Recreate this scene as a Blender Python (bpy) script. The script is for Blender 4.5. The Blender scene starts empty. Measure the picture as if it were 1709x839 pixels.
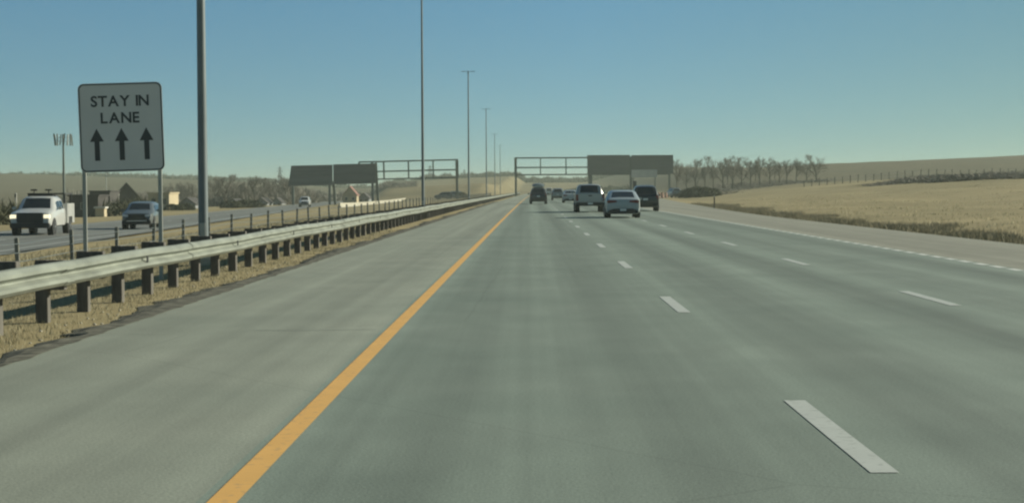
import bpy, bmesh, math, random
import numpy as np
from mathutils import Vector, Matrix
random.seed(7); RNG = np.random.default_rng(7)
C = bpy.context.scene.collection
SC = bpy.context.scene
R = math.radians

# ------------------------------------------------------------------ camera, sky, sun, exposure
EYE = 1.545; F = 2855.0; HX, HY = 886.3, 317.2; ROLL = R(0.3)
cam = bpy.data.cameras.new('camera'); camo = bpy.data.objects.new('camera', cam); C.objects.link(camo)
cam.sensor_width = 36; cam.lens = 36 * F / 1709; cam.clip_start = 0.1; cam.clip_end = 20000
camo.location = (0, 0, EYE)
_dx, _dy = HX - 854.5, 419.5 - HY
_ux = _dx * math.cos(ROLL) + _dy * math.sin(ROLL); _uy = _dy * math.cos(ROLL) - _dx * math.sin(ROLL)
camo.rotation_euler = (Matrix.Rotation(math.atan(_ux / F), 4, 'Z') @ Matrix.Rotation(R(90) - math.atan(_uy / F), 4, 'X')
                       @ Matrix.Rotation(-ROLL, 4, 'Z')).to_euler()
SC.camera = camo

SUN_EL, SUN_AZ = R(24), R(70)            # azimuth clockwise from the road's direction (+Y)
world = bpy.data.worlds.new('World'); SC.world = world; world.use_nodes = True
wn = world.node_tree.nodes; wl = world.node_tree.links; wn.clear()
wo = wn.new('ShaderNodeOutputWorld'); bg = wn.new('ShaderNodeBackground'); sky = wn.new('ShaderNodeTexSky')
sky.sky_type = 'NISHITA'; sky.sun_disc = False; sky.sun_elevation = SUN_EL; sky.sun_rotation = SUN_AZ
sky.air_density = 1.0; sky.dust_density = 0.35; sky.ozone_density = 2.0; sky.altitude = 1700
tc = wn.new('ShaderNodeTexCoord'); sp = wn.new('ShaderNodeSeparateXYZ'); cb = wn.new('ShaderNodeCombineXYZ')
mz = wn.new('ShaderNodeMath'); mz.operation = 'MULTIPLY_ADD'; mz.inputs[1].default_value = 1.5; mz.inputs[2].default_value = 0.07
wl.new(tc.outputs['Generated'], sp.inputs[0]); wl.new(sp.outputs[0], cb.inputs[0]); wl.new(sp.outputs[1], cb.inputs[1])
wl.new(sp.outputs[2], mz.inputs[0]); wl.new(mz.outputs[0], cb.inputs[2])
nv = wn.new('ShaderNodeVectorMath'); nv.operation = 'NORMALIZE'; wl.new(cb.outputs[0], nv.inputs[0]); wl.new(nv.outputs[0], sky.inputs[0])
tint = wn.new('ShaderNodeMix'); tint.data_type = 'RGBA'; tint.blend_type = 'MULTIPLY'; tint.inputs[0].default_value = 1
tr = wn.new('ShaderNodeValToRGB'); tr.color_ramp.elements[0].position = 0.0; tr.color_ramp.elements[1].position = 0.105
tr.color_ramp.elements[0].color = (0.80, 0.90, 0.70, 1); tr.color_ramp.elements[1].color = (0.74, 1.05, 0.94, 1)
t2 = wn.new('ShaderNodeValToRGB'); t2.color_ramp.elements[0].position = 0.03; t2.color_ramp.elements[1].position = 0.32     # greener towards the sun's side
t2.color_ramp.elements[0].color = (1, 1, 1, 1); t2.color_ramp.elements[1].color = (0.90, 0.82, 0.70, 1); wl.new(sp.outputs[0], t2.inputs[0])
tm = wn.new('ShaderNodeMix'); tm.data_type = 'RGBA'; tm.blend_type = 'MULTIPLY'; tm.inputs[0].default_value = 1
wl.new(sp.outputs[2], tr.inputs[0]); wl.new(tr.outputs[0], tm.inputs[6]); wl.new(t2.outputs[0], tm.inputs[7]); wl.new(tm.outputs[2], tint.inputs[7])
wl.new(sky.outputs[0], tint.inputs[6]); wl.new(tint.outputs[2], bg.inputs[0]); bg.inputs[1].default_value = 0.064
wl.new(bg.outputs[0], wo.inputs[0])
sun = bpy.data.lights.new('sun', 'SUN'); sun.energy = 4.2; sun.angle = R(0.5); sun.color = (1.0, 0.965, 0.80)
suno = bpy.data.objects.new('sun', sun); C.objects.link(suno)
_sd = Vector((math.sin(SUN_AZ) * math.cos(SUN_EL), math.cos(SUN_AZ) * math.cos(SUN_EL), math.sin(SUN_EL)))
suno.rotation_euler = _sd.to_track_quat('Z', 'Y').to_euler()
SC.view_settings.view_transform = 'Standard'; SC.view_settings.look = 'None'
SC.view_settings.exposure = 0.7; SC.view_settings.gamma = 1.0; SC.view_settings.use_curve_mapping = False
SC.render.engine = 'CYCLES'; SC.cycles.use_denoising = True; SC.cycles.max_bounces = 6
SC.cycles.pixel_filter_type = 'BLACKMAN_HARRIS'; SC.cycles.filter_width = 2.3

# ------------------------------------------------------------------ helpers
def sx(px, d): return (px - HX) * d / F                      # metres right of the eye for something d metres ahead
def sz(px, py, d): return EYE - ((py - HY) + (px - HX) * math.sin(ROLL)) * d / F
def kx(y): return 0.5e-5 * y * y                             # the road bends very slightly to the right

MATS = {}
def mat(name, col, rough=0.7, metal=0.0, var=0.12, scale=3.0, spec=0.4, emit=None, bump=0.0, col2=None, stretch=None, coat=0.0, detail=5):
    m = bpy.data.materials.new(name); m.use_nodes = True; n = m.node_tree.nodes; l = m.node_tree.links
    b = n['Principled BSDF']; b.inputs['Roughness'].default_value = rough; b.inputs['Metallic'].default_value = metal
    b.inputs['Specular IOR Level'].default_value = spec; b.inputs['Coat Weight'].default_value = coat; b.inputs['Coat Roughness'].default_value = 0.06
    t = n.new('ShaderNodeTexCoord'); mp = n.new('ShaderNodeMapping'); l.new(t.outputs['Object'], mp.inputs[0])
    if stretch: mp.inputs['Scale'].default_value = stretch
    ns = n.new('ShaderNodeTexNoise'); ns.inputs['Scale'].default_value = scale; ns.inputs['Detail'].default_value = detail; l.new(mp.outputs[0], ns.inputs[0])
    rp = n.new('ShaderNodeValToRGB'); e = rp.color_ramp.elements; e[0].position = 0.3; e[1].position = 0.7
    c2 = col2 or [min(1, c * (1 + var)) for c in col]; c1 = col if col2 else [c * (1 - var) for c in col]
    e[0].color = (*c1[:3], 1); e[1].color = (*c2[:3], 1)
    l.new(ns.outputs[0], rp.inputs[0]); l.new(rp.outputs[0], b.inputs['Base Color'])
    if bump:
        bp = n.new('ShaderNodeBump'); bp.inputs['Strength'].default_value = bump; bp.inputs['Distance'].default_value = 0.02
        l.new(ns.outputs[0], bp.inputs['Height']); l.new(bp.outputs[0], b.inputs['Normal'])
    if emit:
        b.inputs['Emission Color'].default_value = (*emit[:3], 1); b.inputs['Emission Strength'].default_value = emit[3]
    MATS[name] = m; return m

class MB:
    def __init__(s): s.v = []; s.f = []
    def add(s, vs, fs):
        o = len(s.v); s.v += [tuple(p) for p in vs]; s.f += [tuple(i + o for i in f) for f in fs]; return s
    def box(s, x0, x1, y0, y1, z0, z1):
        return s.add([(x0,y0,z0),(x1,y0,z0),(x1,y1,z0),(x0,y1,z0),(x0,y0,z1),(x1,y0,z1),(x1,y1,z1),(x0,y1,z1)],
                     [(0,3,2,1),(4,5,6,7),(0,1,5,4),(1,2,6,5),(2,3,7,6),(3,0,4,7)])
    def tube(s, p, q, r0, r1=None, n=8, cap=True):
        p, q = Vector(p), Vector(q); r1 = r0 if r1 is None else r1; d = (q - p)
        if d.length < 1e-6: return s
        d.normalize(); a = d.orthogonal().normalized(); b = d.cross(a); vs = []
        for c, r in ((p, r0), (q, r1)):
            for i in range(n):
                t = 2 * math.pi * i / n; vs.append(c + a * (r * math.cos(t)) + b * (r * math.sin(t)))
        fs = [(i, (i + 1) % n, n + (i + 1) % n, n + i) for i in range(n)]
        if cap: fs += [tuple(range(n))[::-1], tuple(range(n, 2 * n))]
        return s.add(vs, fs)
    def beam(s, p, q, w, h=None):                              # square bar between two points
        return s.tube(p, q, w * 0.7071, None, 4)
    def loft(s, rings, cap=True):
        n = len(rings[0]); vs = [p for r in rings for p in r]; fs = []
        for k in range(len(rings) - 1):
            for i in range(n):
                fs.append((k*n + i, k*n + (i+1) % n, (k+1)*n + (i+1) % n, (k+1)*n + i))
        if cap: fs += [tuple(range(n))[::-1], tuple(range((len(rings)-1)*n, len(rings)*n))]
        return s.add(vs, fs)
    def grid(s, rows):
        n = len(rows[0]); vs = [p for r in rows for p in r]; fs = []
        for k in range(len(rows) - 1):
            for i in range(n - 1): fs.append((k*n+i, k*n+i+1, (k+1)*n+i+1, (k+1)*n+i))
        return s.add(vs, fs)
    def prism(s, poly, axis, a, b):                            # polygon (u,v) extruded along axis 'x','y' or 'z'
        f = {'x': lambda u, v, t: (t, u, v), 'y': lambda u, v, t: (u, t, v), 'z': lambda u, v, t: (u, v, t)}[axis]
        n = len(poly); vs = [f(u, v, a) for u, v in poly] + [f(u, v, b) for u, v in poly]
        return s.add(vs, [tuple(range(n))[::-1], tuple(range(n, 2*n))] + [(i, (i+1) % n, n+(i+1) % n, n+i) for i in range(n)])
    def build(s, name, m, parent=None, smooth=False, bevel=0.0, loc=None, fixn=True):
        me = bpy.data.meshes.new(name); me.from_pydata(s.v, [], s.f); me.update()
        if fixn or bevel:
            bm = bmesh.new(); bm.from_mesh(me); bmesh.ops.recalc_face_normals(bm, faces=bm.faces)
            if bevel: bmesh.ops.bevel(bm, geom=bm.edges[:], offset=bevel, segments=2, affect='EDGES', clamp_overlap=True)
            bm.to_mesh(me); bm.free()
        if smooth:
            me.polygons.foreach_set('use_smooth', [True] * len(me.polygons))
            me.set_sharp_from_angle(angle=R(40))
        me.materials.append(m); o = bpy.data.objects.new(name, me); C.objects.link(o)
        if parent is not None: o.parent = parent
        if loc is not None: o.location = loc
        return o

def fast(name, verts, tris, m, parent=None):
    me = bpy.data.meshes.new(name); v = np.asarray(verts, np.float32); t = np.asarray(tris, np.int32)
    me.vertices.add(len(v)); me.vertices.foreach_set('co', v.ravel()); k = t.shape[1]
    me.loops.add(t.size); me.loops.foreach_set('vertex_index', t.ravel()); me.polygons.add(len(t))
    me.polygons.foreach_set('loop_start', np.arange(len(t), dtype=np.int32) * k)
    me.update(calc_edges=True); me.materials.append(m)
    o = bpy.data.objects.new(name, me); C.objects.link(o)
    if parent is not None: o.parent = parent
    return o

def tag(o, label=None, cat=None, group=None, kind=None):
    if label: o['label'] = label
    if cat: o['category'] = cat
    if group: o['group'] = group
    if kind: o['kind'] = kind
    return o
def thing(name, label, cat, loc=(0,0,0), rz=0.0, group=None, s=1.0):
    o = bpy.data.objects.new(name, None); C.objects.link(o); o.location = loc; o.rotation_euler = (0, 0, rz); o.scale = (s, s, s)
    o.empty_display_size = 0.2
    return tag(o, label, cat, group)
def dup(root, loc, rz=0.0, s=None, label=None, cat=None, group=None):
    def cp(o, par):
        c = o.copy(); C.objects.link(c); c.parent = par
        for k in list(o.children): cp(k, c)
        return c
    r = cp(root, None); r.location = loc; r.rotation_euler = (0, 0, rz)
    if s is not None: r.scale = s if isinstance(s, (tuple, list)) else (s, s, s)
    return tag(r, label, cat, group)
ORD = ['first','second','third','fourth','fifth','sixth','seventh','eighth','ninth','tenth','eleventh','twelfth','thirteenth','fourteenth','fifteenth','sixteenth','seventeenth','eighteenth','nineteenth','twentieth']

# ------------------------------------------------------------------ materials
def asphalt(name, c1, c2, tracks):
    m = mat(name, c1, rough=0.82, scale=0.35, col2=c2, spec=0.3); n = m.node_tree.nodes; l = m.node_tree.links; b = n['Principled BSDF']
    base = b.inputs['Base Color'].links[0].from_socket
    t = n.new('ShaderNodeTexCoord')
    def noise(scale, st, det=4):
        mp = n.new('ShaderNodeMapping'); mp.inputs['Scale'].default_value = st; l.new(t.outputs['Object'], mp.inputs[0])
        q = n.new('ShaderNodeTexNoise'); q.inputs['Scale'].default_value = scale; q.inputs['Detail'].default_value = det; l.new(mp.outputs[0], q.inputs[0]); return q.outputs[0]
    def mul(col, fac, lo, hi, a=0.3, z=0.7):
        r = n.new('ShaderNodeMapRange'); r.inputs[1].default_value = a; r.inputs[2].default_value = z; r.inputs[3].default_value = lo; r.inputs[4].default_value = hi; l.new(fac, r.inputs[0])
        x = n.new('ShaderNodeMix'); x.data_type = 'RGBA'; x.blend_type = 'MULTIPLY'; x.inputs[0].default_value = 1
        l.new(col, x.inputs[6]); l.new(r.outputs[0], x.inputs[7]); return x.outputs[2]
    c = mul(base, noise(1.0, (1.3, 0.010, 1)), 0.80, 1.16)       # long streaks of wear along the lanes
    c = mul(c, noise(1.0, (6, 0.05, 1)), 0.94, 1.05)
    c = mul(c, noise(45, (1, 1, 1), 2), 0.84, 1.15); c = mul(c, noise(1.6, (1, 0.5, 1), 6), 0.93, 1.06)              # aggregate
    if tracks:                                                   # darker wheel paths, two per lane
        s_ = n.new('ShaderNodeSeparateXYZ'); l.new(t.outputs['Object'], s_.inputs[0])
        a = n.new('ShaderNodeMath'); a.operation = 'MULTIPLY_ADD'; a.inputs[1].default_value = 2 * math.pi / 1.80; a.inputs[2].default_value = -2 * math.pi * (0.18 / 1.80); l.new(s_.outputs[0], a.inputs[0])
        k = n.new('ShaderNodeMath'); k.operation = 'COSINE'; l.new(a.outputs[0], k.inputs[0])
        c = mul(c, k.outputs[0], 0.80, 1.09, -1, 1)
    # fine irregular cracks
    vr = n.new('ShaderNodeTexVoronoi'); vr.feature = 'DISTANCE_TO_EDGE'; vr.inputs['Scale'].default_value = 0.09
    ad = n.new('ShaderNodeMix'); ad.data_type = 'VECTOR'; ad.inputs[0].default_value = 0.06
    nn = n.new('ShaderNodeTexNoise'); nn.inputs['Scale'].default_value = 0.8; nn.inputs['Detail'].default_value = 5
    l.new(t.outputs['Object'], nn.inputs[0]); l.new(t.outputs['Object'], ad.inputs[4]); l.new(nn.outputs[1], ad.inputs[5]); l.new(ad.outputs[1], vr.inputs[0])
    c = mul(c, vr.outputs[0], 0.86, 1.0, 0.0, 0.0016)
    l.new(c, b.inputs['Base Color'])
    bp = n.new('ShaderNodeBump'); bp.inputs['Strength'].default_value = 0.25; bp.inputs['Distance'].default_value = 0.01
    l.new(noise(60, (1, 1, 1), 2), bp.inputs['Height']); l.new(bp.outputs[0], b.inputs['Normal'])
    return m
M_LANE = asphalt('lane_asphalt', (0.166, 0.202, 0.166), (0.198, 0.234, 0.193), True)
M_SHLD = asphalt('shoulder_asphalt', (0.214, 0.232, 0.186), (0.246, 0.260, 0.208), False)
M_SHLR = asphalt('ramp_asphalt', (0.235, 0.230, 0.180), (0.262, 0.255, 0.200), False)
def paint(name, col, road, wear):
    m = mat(name, col, rough=0.6, scale=2.0, var=0.05); n = m.node_tree.nodes; l = m.node_tree.links; b = n['Principled BSDF']
    base = b.inputs['Base Color'].links[0].from_socket
    q = n.new('ShaderNodeTexNoise'); q.inputs['Scale'].default_value = 14; q.inputs['Detail'].default_value = 6
    t = n.new('ShaderNodeTexCoord'); l.new(t.outputs['Object'], q.inputs[0])
    r = n.new('ShaderNodeMapRange'); r.inputs[1].default_value = wear; r.inputs[2].default_value = wear + 0.12; l.new(q.outputs[0], r.inputs[0])
    x = n.new('ShaderNodeMix'); x.data_type = 'RGBA'; x.inputs[7].default_value = (*road, 1); l.new(r.outputs[0], x.inputs[0]); l.new(base, x.inputs[6])
    l.new(x.outputs[2], b.inputs['Base Color']); return m
M_YEL = paint('yellow_paint', (0.66, 0.37, 0.10), (0.50, 0.30, 0.11), 0.56)
M_WHT = paint('white_paint', (0.43, 0.445, 0.40), (0.33, 0.345, 0.305), 0.55)

def ground_mat():
    m = mat('dry_grass_ground', (0.26, 0.215, 0.115), rough=0.95, scale=0.05, col2=(0.37, 0.30, 0.165), spec=0.1); n = m.node_tree.nodes; l = m.node_tree.links; b = n['Principled BSDF']
    base = b.inputs['Base Color'].links[0].from_socket; t = n.new('ShaderNodeTexCoord')
    def layer(col, scale, st, c2, a, z, amt):
        mp = n.new('ShaderNodeMapping'); mp.inputs['Scale'].default_value = st; l.new(t.outputs['Object'], mp.inputs[0])
        q = n.new('ShaderNodeTexNoise'); q.inputs['Scale'].default_value = scale; q.inputs['Detail'].default_value = 8; q.inputs['Roughness'].default_value = 0.65; l.new(mp.outputs[0], q.inputs[0])
        r = n.new('ShaderNodeMapRange'); r.inputs[1].default_value = a; r.inputs[2].default_value = z; r.inputs[4].default_value = amt; l.new(q.outputs[0], r.inputs[0])
        x = n.new('ShaderNodeMix'); x.data_type = 'RGBA'; l.new(r.outputs[0], x.inputs[0]); l.new(col, x.inputs[6]); x.inputs[7].default_value = (*c2, 1); return x.outputs[2]
    c = layer(base, 0.02, (1, 0.5, 1), (0.15, 0.135, 0.07), 0.5, 0.68, 0.8)
    c = layer(c, 0.35, (0.5, 1, 1), (0.17, 0.145, 0.075), 0.48, 0.7, 0.7)
    c = layer(c, 2.5, (1, 1, 1), (0.34, 0.27, 0.15), 0.5, 0.75, 0.6)
    c = layer(c, 12, (1, 1, 1), (0.12, 0.10, 0.05), 0.52, 0.75, 0.6)
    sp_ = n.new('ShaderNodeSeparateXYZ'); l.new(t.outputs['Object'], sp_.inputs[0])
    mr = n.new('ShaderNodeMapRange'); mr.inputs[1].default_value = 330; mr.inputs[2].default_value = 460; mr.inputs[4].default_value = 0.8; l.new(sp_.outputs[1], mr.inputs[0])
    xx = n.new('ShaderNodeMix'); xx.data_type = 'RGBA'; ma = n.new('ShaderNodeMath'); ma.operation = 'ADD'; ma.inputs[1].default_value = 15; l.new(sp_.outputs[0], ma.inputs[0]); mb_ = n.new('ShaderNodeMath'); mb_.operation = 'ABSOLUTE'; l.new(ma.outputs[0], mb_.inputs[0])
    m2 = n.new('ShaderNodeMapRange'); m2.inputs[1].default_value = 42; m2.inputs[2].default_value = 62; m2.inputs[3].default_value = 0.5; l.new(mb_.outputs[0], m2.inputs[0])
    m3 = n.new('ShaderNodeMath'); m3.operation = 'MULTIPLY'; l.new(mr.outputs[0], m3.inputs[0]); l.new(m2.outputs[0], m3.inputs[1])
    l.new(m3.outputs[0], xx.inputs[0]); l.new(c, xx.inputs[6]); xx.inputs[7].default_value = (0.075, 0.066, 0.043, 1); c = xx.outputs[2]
    l.new(c, b.inputs['Base Color']); return m
M_GROUND = ground_mat()
M_GRAVEL = mat('dark_gravel', (0.06, 0.06, 0.05), 0.95, scale=5, col2=(0.19, 0.18, 0.14), bump=0.6, spec=0.1)
M_STEEL = mat('galvanised_beam', (0.225, 0.24, 0.20), 0.6, 0.25, scale=1.6, var=0.22, stretch=(1, 0.8, 3))
M_GALV = mat('galvanised_post', (0.36, 0.37, 0.33), 0.5, 0.3, scale=4, var=0.12)
M_POLE = mat('painted_pole_steel', (0.14, 0.165, 0.17), 0.5, 0.2, scale=2, var=0.1)
M_TIMBER = mat('weathered_timber', (0.085, 0.079, 0.068), 0.9, scale=3, col2=(0.15, 0.138, 0.118), stretch=(6, 6, 0.8), bump=0.3)
M_TRUSS = mat('gantry_steel', (0.10, 0.12, 0.11), 0.6, 0.2, scale=0.6, var=0.15)
M_TRUSS2 = mat('dull_post', (0.19, 0.19, 0.16), 0.6, 0.2, scale=3, var=0.2)
M_PANELBACK = mat('gantry_panel', (0.10, 0.105, 0.10), 0.7, scale=0.8, var=0.15, stretch=(0.3, 1, 3))
M_SIGN = mat('sign_white_sheeting', (0.62, 0.61, 0.57), 0.45, scale=1.5, var=0.05)
M_BLACK = mat('sign_black', (0.058, 0.062, 0.062), 0.5, var=0.1)
M_CONC = mat('concrete', (0.36, 0.335, 0.26), 0.9, scale=0.8, var=0.15, bump=0.2)
M_DECK = mat('bridge_girder', (0.10, 0.115, 0.10), 0.8, scale=0.3, var=0.15)
M_TYRE = mat('tyre_rubber', (0.022, 0.022, 0.022), 0.85, var=0.2)
M_RIM = mat('alloy_rim', (0.35, 0.36, 0.36), 0.35, 0.7, var=0.1)
M_GLASS = mat('car_glass', (0.018, 0.022, 0.024), 0.08, var=0.05, spec=0.6)
M_TRIM = mat('black_trim', (0.03, 0.031, 0.031), 0.6, var=0.1)
M_CHROME = mat('chrome', (0.6, 0.6, 0.58), 0.2, 0.9, var=0.05)
M_TAIL = mat('tail_lamp', (0.16, 0.025, 0.022), 0.25, var=0.1)
M_HEADLAMP = mat('headlamp_lit', (0.6, 0.58, 0.48), 0.2, var=0.02, emit=(1.0, 0.9, 0.6, 0.7))
M_HEADOFF = mat('headlamp_off', (0.6, 0.62, 0.62), 0.15, var=0.03)
M_PLATE = mat('licence_plate', (0.55, 0.58, 0.56), 0.5, var=0.03)
def carpaint(name, c, metal=0.0): return mat(name, c, 0.35, metal, var=0.03, scale=6, coat=0.6, spec=0.5)
P_WHITE = carpaint('paint_white', (0.46, 0.46, 0.43)); P_PEARL = carpaint('paint_pearl', (0.31, 0.345, 0.345)); P_SILVER = carpaint('paint_silver', (0.34, 0.35, 0.33), 0.3)
P_BLACK = carpaint('paint_black', (0.018, 0.02, 0.022)); P_BLUEGREY = carpaint('paint_bluegrey', (0.105, 0.118, 0.118), 0.1); P_GREY = carpaint('paint_grey', (0.16, 0.19, 0.19), 0.2)
P_RED = carpaint('paint_red', (0.30, 0.06, 0.05))
M_BARK = mat('grey_bark', (0.10, 0.085, 0.065), 0.95, scale=6, var=0.25)
M_TWIG = mat('bare_twigs', (0.20, 0.178, 0.142), 0.95, scale=1.0, var=0.25)
M_BUSH = mat('dull_shrub', (0.085, 0.086, 0.054), 0.95, scale=1.5, var=0.35, spec=0.1)
M_WEED = mat('dark_weeds', (0.19, 0.175, 0.12), 0.95, scale=0.8, col2=(0.33, 0.295, 0.20), spec=0.1)
M_STRAW = mat('straw_blades', (0.46, 0.38, 0.22), 0.9, scale=0.25, col2=(0.64, 0.55, 0.34), spec=0.15)
M_MEDGRASS = mat('median_blades', (0.22, 0.20, 0.125), 0.9, scale=0.5, col2=(0.345, 0.315, 0.21), spec=0.15)
M_DARKWALL = mat('dark_cladding', (0.055, 0.05, 0.045), 0.85, scale=0.8, var=0.25)
M_DARKROOF = mat('dark_shingles', (0.05, 0.045, 0.042), 0.9, scale=5, var=0.25)
M_BEIGE = mat('beige_stucco', (0.42, 0.35, 0.23), 0.9, scale=0.7, var=0.1)
M_PALE = mat('pale_siding', (0.48, 0.47, 0.42), 0.85, scale=0.7, var=0.1)
M_ROOFRED = mat('red_roof', (0.22, 0.115, 0.09), 0.85, scale=2, var=0.2)
M_ROOFGREY = mat('grey_roof', (0.2, 0.21, 0.21), 0.85, scale=2, var=0.2)
M_ORANGE = mat('barrel_orange', (0.42, 0.24, 0.17), 0.5, var=0.08)

# ------------------------------------------------------------------ setting: terrain and roads
def S(t): t = np.clip(t, 0, 1); return t * t * (3 - 2 * t)
def XR(y): return 13.35 + kx(y) + 0.047 * (np.sqrt(np.clip(y - 85, 0, 245) ** 2 + 30 ** 2) - 30) * (y > 85) 
def opp_c(y): return -27.2 - 0.076 * (y - 100)
def opp_hw(y): return 4.9 - 0.6 * S((y - 150) / 220)
def opp_z(y): return -0.78 - 0.0021 * (np.maximum(y, 0) - 100)
def lumps(x, y, a, s, ph=0.0):
    return a * (np.sin(x / s + 1.3 * np.sin(y / s * 0.7 + ph)) * np.sin(y / s * 0.83 + 0.9 * np.sin(x / s * 1.1 + 2 + ph)))
def ground_z(x, y):
    x = np.asarray(x, float); y = np.asarray(y, float)
    xl = -4.75 + kx(y); xr = XR(y)
    # median and opposing side
    oi = opp_c(y) + opp_hw(y); oo = opp_c(y) - opp_hw(y); oz = opp_z(y)
    t = (xl - 0.9 - x) / np.maximum(xl - 0.9 - (oi + 1.2), 0.5)
    zm = -0.07 + (oz - 0.09 + 0.07) * S(t) + 0.03 * S((xl - x) / 1.2) * (1 - S(t))
    mound = 4.2 * S((y - 455) / 120) * S((xl - 4.0 - x) / 9) * S((x - (oi + 2)) / 9)
    zm = zm + mound + lumps(x, y, 0.05, 1.7) * S((xl - 1.2 - x) / 2) * S((x - oi - 1) / 2)
    far = (oo - 1.5 - x)
    zl = oz - 0.09 - 0.9 * S(far / 40) * S((y - 60) / 160)
    hl = 1.6 + 0.040 * np.clip(-x - 130, 0, 200) + 1.6 * S((y - 600) / 500)
    zl = zl + hl * S((y - 330) / 330) * S(far / 60) + lumps(x, y, 0.25, 14) * S(far / 12)
    zleft = np.where(x > oi + 1.2, zm, np.where(x > oo - 1.5, oz - 0.09, zl))
    u = x - xr - 0.7
    zr = -0.07 - 0.14 * S(u / 1.5) * (1 - S((u - 2.5) / 5)) + 3.4 * S((y - 45) / 260) * S((u - 1) / 50)
    hr = np.clip(5.4 + 0.043 * (x - 66), 1.0, 15) * S(u / 40)
    zr = zr + hr * S((y - 400) / 280) + lumps(x, y, 0.14, 6) * S((u - 2) / 10) + lumps(x, y, 0.35, 31) * S((u - 6) / 20)
    z = np.where(x < xl, zleft, np.where(x > xr + 0.7, zr, -0.07))
    hill = (6.3 * S((y - 690) / 420) + 5.0 * S((y - 1500) / 2500)) * (1 - .85 * S((x - 70) / 80))
    return z + hill
def line(*segs):
    out = []
    for a, b, st in segs: out += list(np.arange(a, b, st))
    return np.array(sorted(set(np.round(out, 4))))
gx = line((-2600, -400, 200), (-400, -100, 10), (-100, -40, 3), (-40, -3, 0.8), (-3, 13, 2), (13, 50, 0.9), (50, 130, 3), (130, 400, 12), (400, 2601, 200))
gy = line((-60, 0, 6), (0, 120, 1.6), (120, 480, 6), (480, 1300, 20), (1300, 5001, 350))
XX, YY = np.meshgrid(gx, gy); ZZ = ground_z(XX, YY)
ii = np.arange(len(gx) * len(gy)).reshape(len(gy), len(gx))
quads = np.stack([ii[:-1, :-1], ii[:-1, 1:], ii[1:, 1:], ii[1:, :-1]], -1).reshape(-1, 4)
ter = fast('ground', np.stack([XX, YY, ZZ], -1).reshape(-1, 3), quads, M_GROUND); tag(ter, kind='structure')
ter.data.polygons.foreach_set('use_smooth', [True] * len(ter.data.polygons))
def gz(x, y): return float(ground_z(np.array([x]), np.array([y]))[0])

YS = line((-40, 60, 4), (60, 300, 10), (300, 901, 25))
def strip(name, xa, xb, m, z=0.0, ys=YS):
    mb = MB(); mb.grid([[(xa(y), y, z + (0 if not callable(z) else 0)), (xb(y), y, z)] for y in ys])
    o = mb.build(name, m, fixn=False); tag(o, kind='structure'); return o
strip('road_lanes', lambda y: -1.68 + kx(y), lambda y: 9.25 + kx(y), M_LANE)
strip('left_shoulder', lambda y: -4.75 + kx(y), lambda y: -1.68 + kx(y), M_SHLD)
strip('right_shoulder', lambda y: 9.25 + kx(y), lambda y: float(XR(y)), M_SHLR)
# thickness at the pavement's edges
for nm, fx, sg in (('left_pavement_edge', lambda y: -4.75 + kx(y), -1), ('right_pavement_edge', lambda y: float(XR(y)), 1)):
    mb = MB(); mb.grid([[(fx(y), y, 0), (fx(y) + sg * 0.05, y, -0.25)] for y in YS]); tag(mb.build(nm, M_SHLD), kind='structure')
# dark gravel verge along the left shoulder, ragged on its far side
mb = MB(); rows = []
for y in np.arange(4, 240, 0.35):
    w = 0.50 + 0.10 * math.sin(y * 0.31) + 0.06 * math.sin(y * 1.1 + 1) + 0.10 * RNG.normal(); w = max(0.1, w)
    x0 = -4.72 + kx(y) + 0.02 * RNG.normal(); x1 = -4.75 + kx(y) - w; rows.append([(x0, y, 0.006), (0.5 * (x0 + x1), y, 0.0 + 0.01 * RNG.random()), (x1, y, gz(x1, y) + 0.012)])
mb.grid(rows); tag(mb.build('gravel_verge', M_GRAVEL, fixn=False), kind='structure')
# opposing carriageway
OY = line((-40, 420, 10), (420, 620, 20))
M_OPP = asphalt('opposing_asphalt', (0.150, 0.155, 0.140), (0.175, 0.178, 0.158), False)
mb = MB(); mb.grid([[(float(opp_c(y) - opp_hw(y)), y, float(opp_z(y))), (float(opp_c(y) + opp_hw(y)), y, float(opp_z(y)))] for y in OY])
tag(mb.build('opposing_road', M_OPP, fixn=False), kind='structure')
mb = MB()
for off, dash in ((0.1, 1), (4.0, 0), (-3.9, 0)):
    y = 20.0
    while y < 420:
        ln = 3.05 if dash else 12.19; k = float(min(1.0, opp_hw(y) / 4.9)); x = lambda t: float(opp_c(t)) + off * k
        mb.add([(x(y) - .075, y, float(opp_z(y)) + .004), (x(y) + .075, y, float(opp_z(y)) + .004), (x(y + ln) + .075, y + ln, float(opp_z(y + ln)) + .004), (x(y + ln) - .075, y + ln, float(opp_z(y + ln)) + .004)], [(0, 1, 2, 3)]); y += 12.19
tag(mb.build('opposing_road_markings', M_WHT, fixn=False), kind='structure')
# painted lines
ZM = 0.004
strip('yellow_edge_line', lambda y: -1.622 + kx(y), lambda y: -1.472 + kx(y), M_YEL, ZM)
mb = MB()
for X, d0 in ((1.915, 10.87 - 12.19), (5.575, 24.09 - 24.38)):
    for n in range(50):
        y = d0 + 12.19 * n - 1.6
        mb.add([(X - .078 + kx(y), y, ZM), (X + .078 + kx(y), y, ZM), (X + .078 + kx(y), y + 3.2, ZM), (X - .078 + kx(y), y + 3.2, ZM)], [(0, 1, 2, 3)])
tag(mb.build('lane_dash_markings', M_WHT, fixn=False), kind='structure')
mb = MB(); y = 4.0
while y < 600:                                                  # the right edge line is worn into short lengths
    ln = 0.40 + 0.15 * RNG.random() + y * 0.010; g = 0.2 + 0.1 * RNG.random() + y * 0.005
    mb.add([(9.01 + kx(y), y, ZM), (9.19 + kx(y), y, ZM), (9.19 + kx(y), y + ln, ZM), (9.01 + kx(y), y + ln, ZM)], [(0, 1, 2, 3)]); y += ln + g
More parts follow.
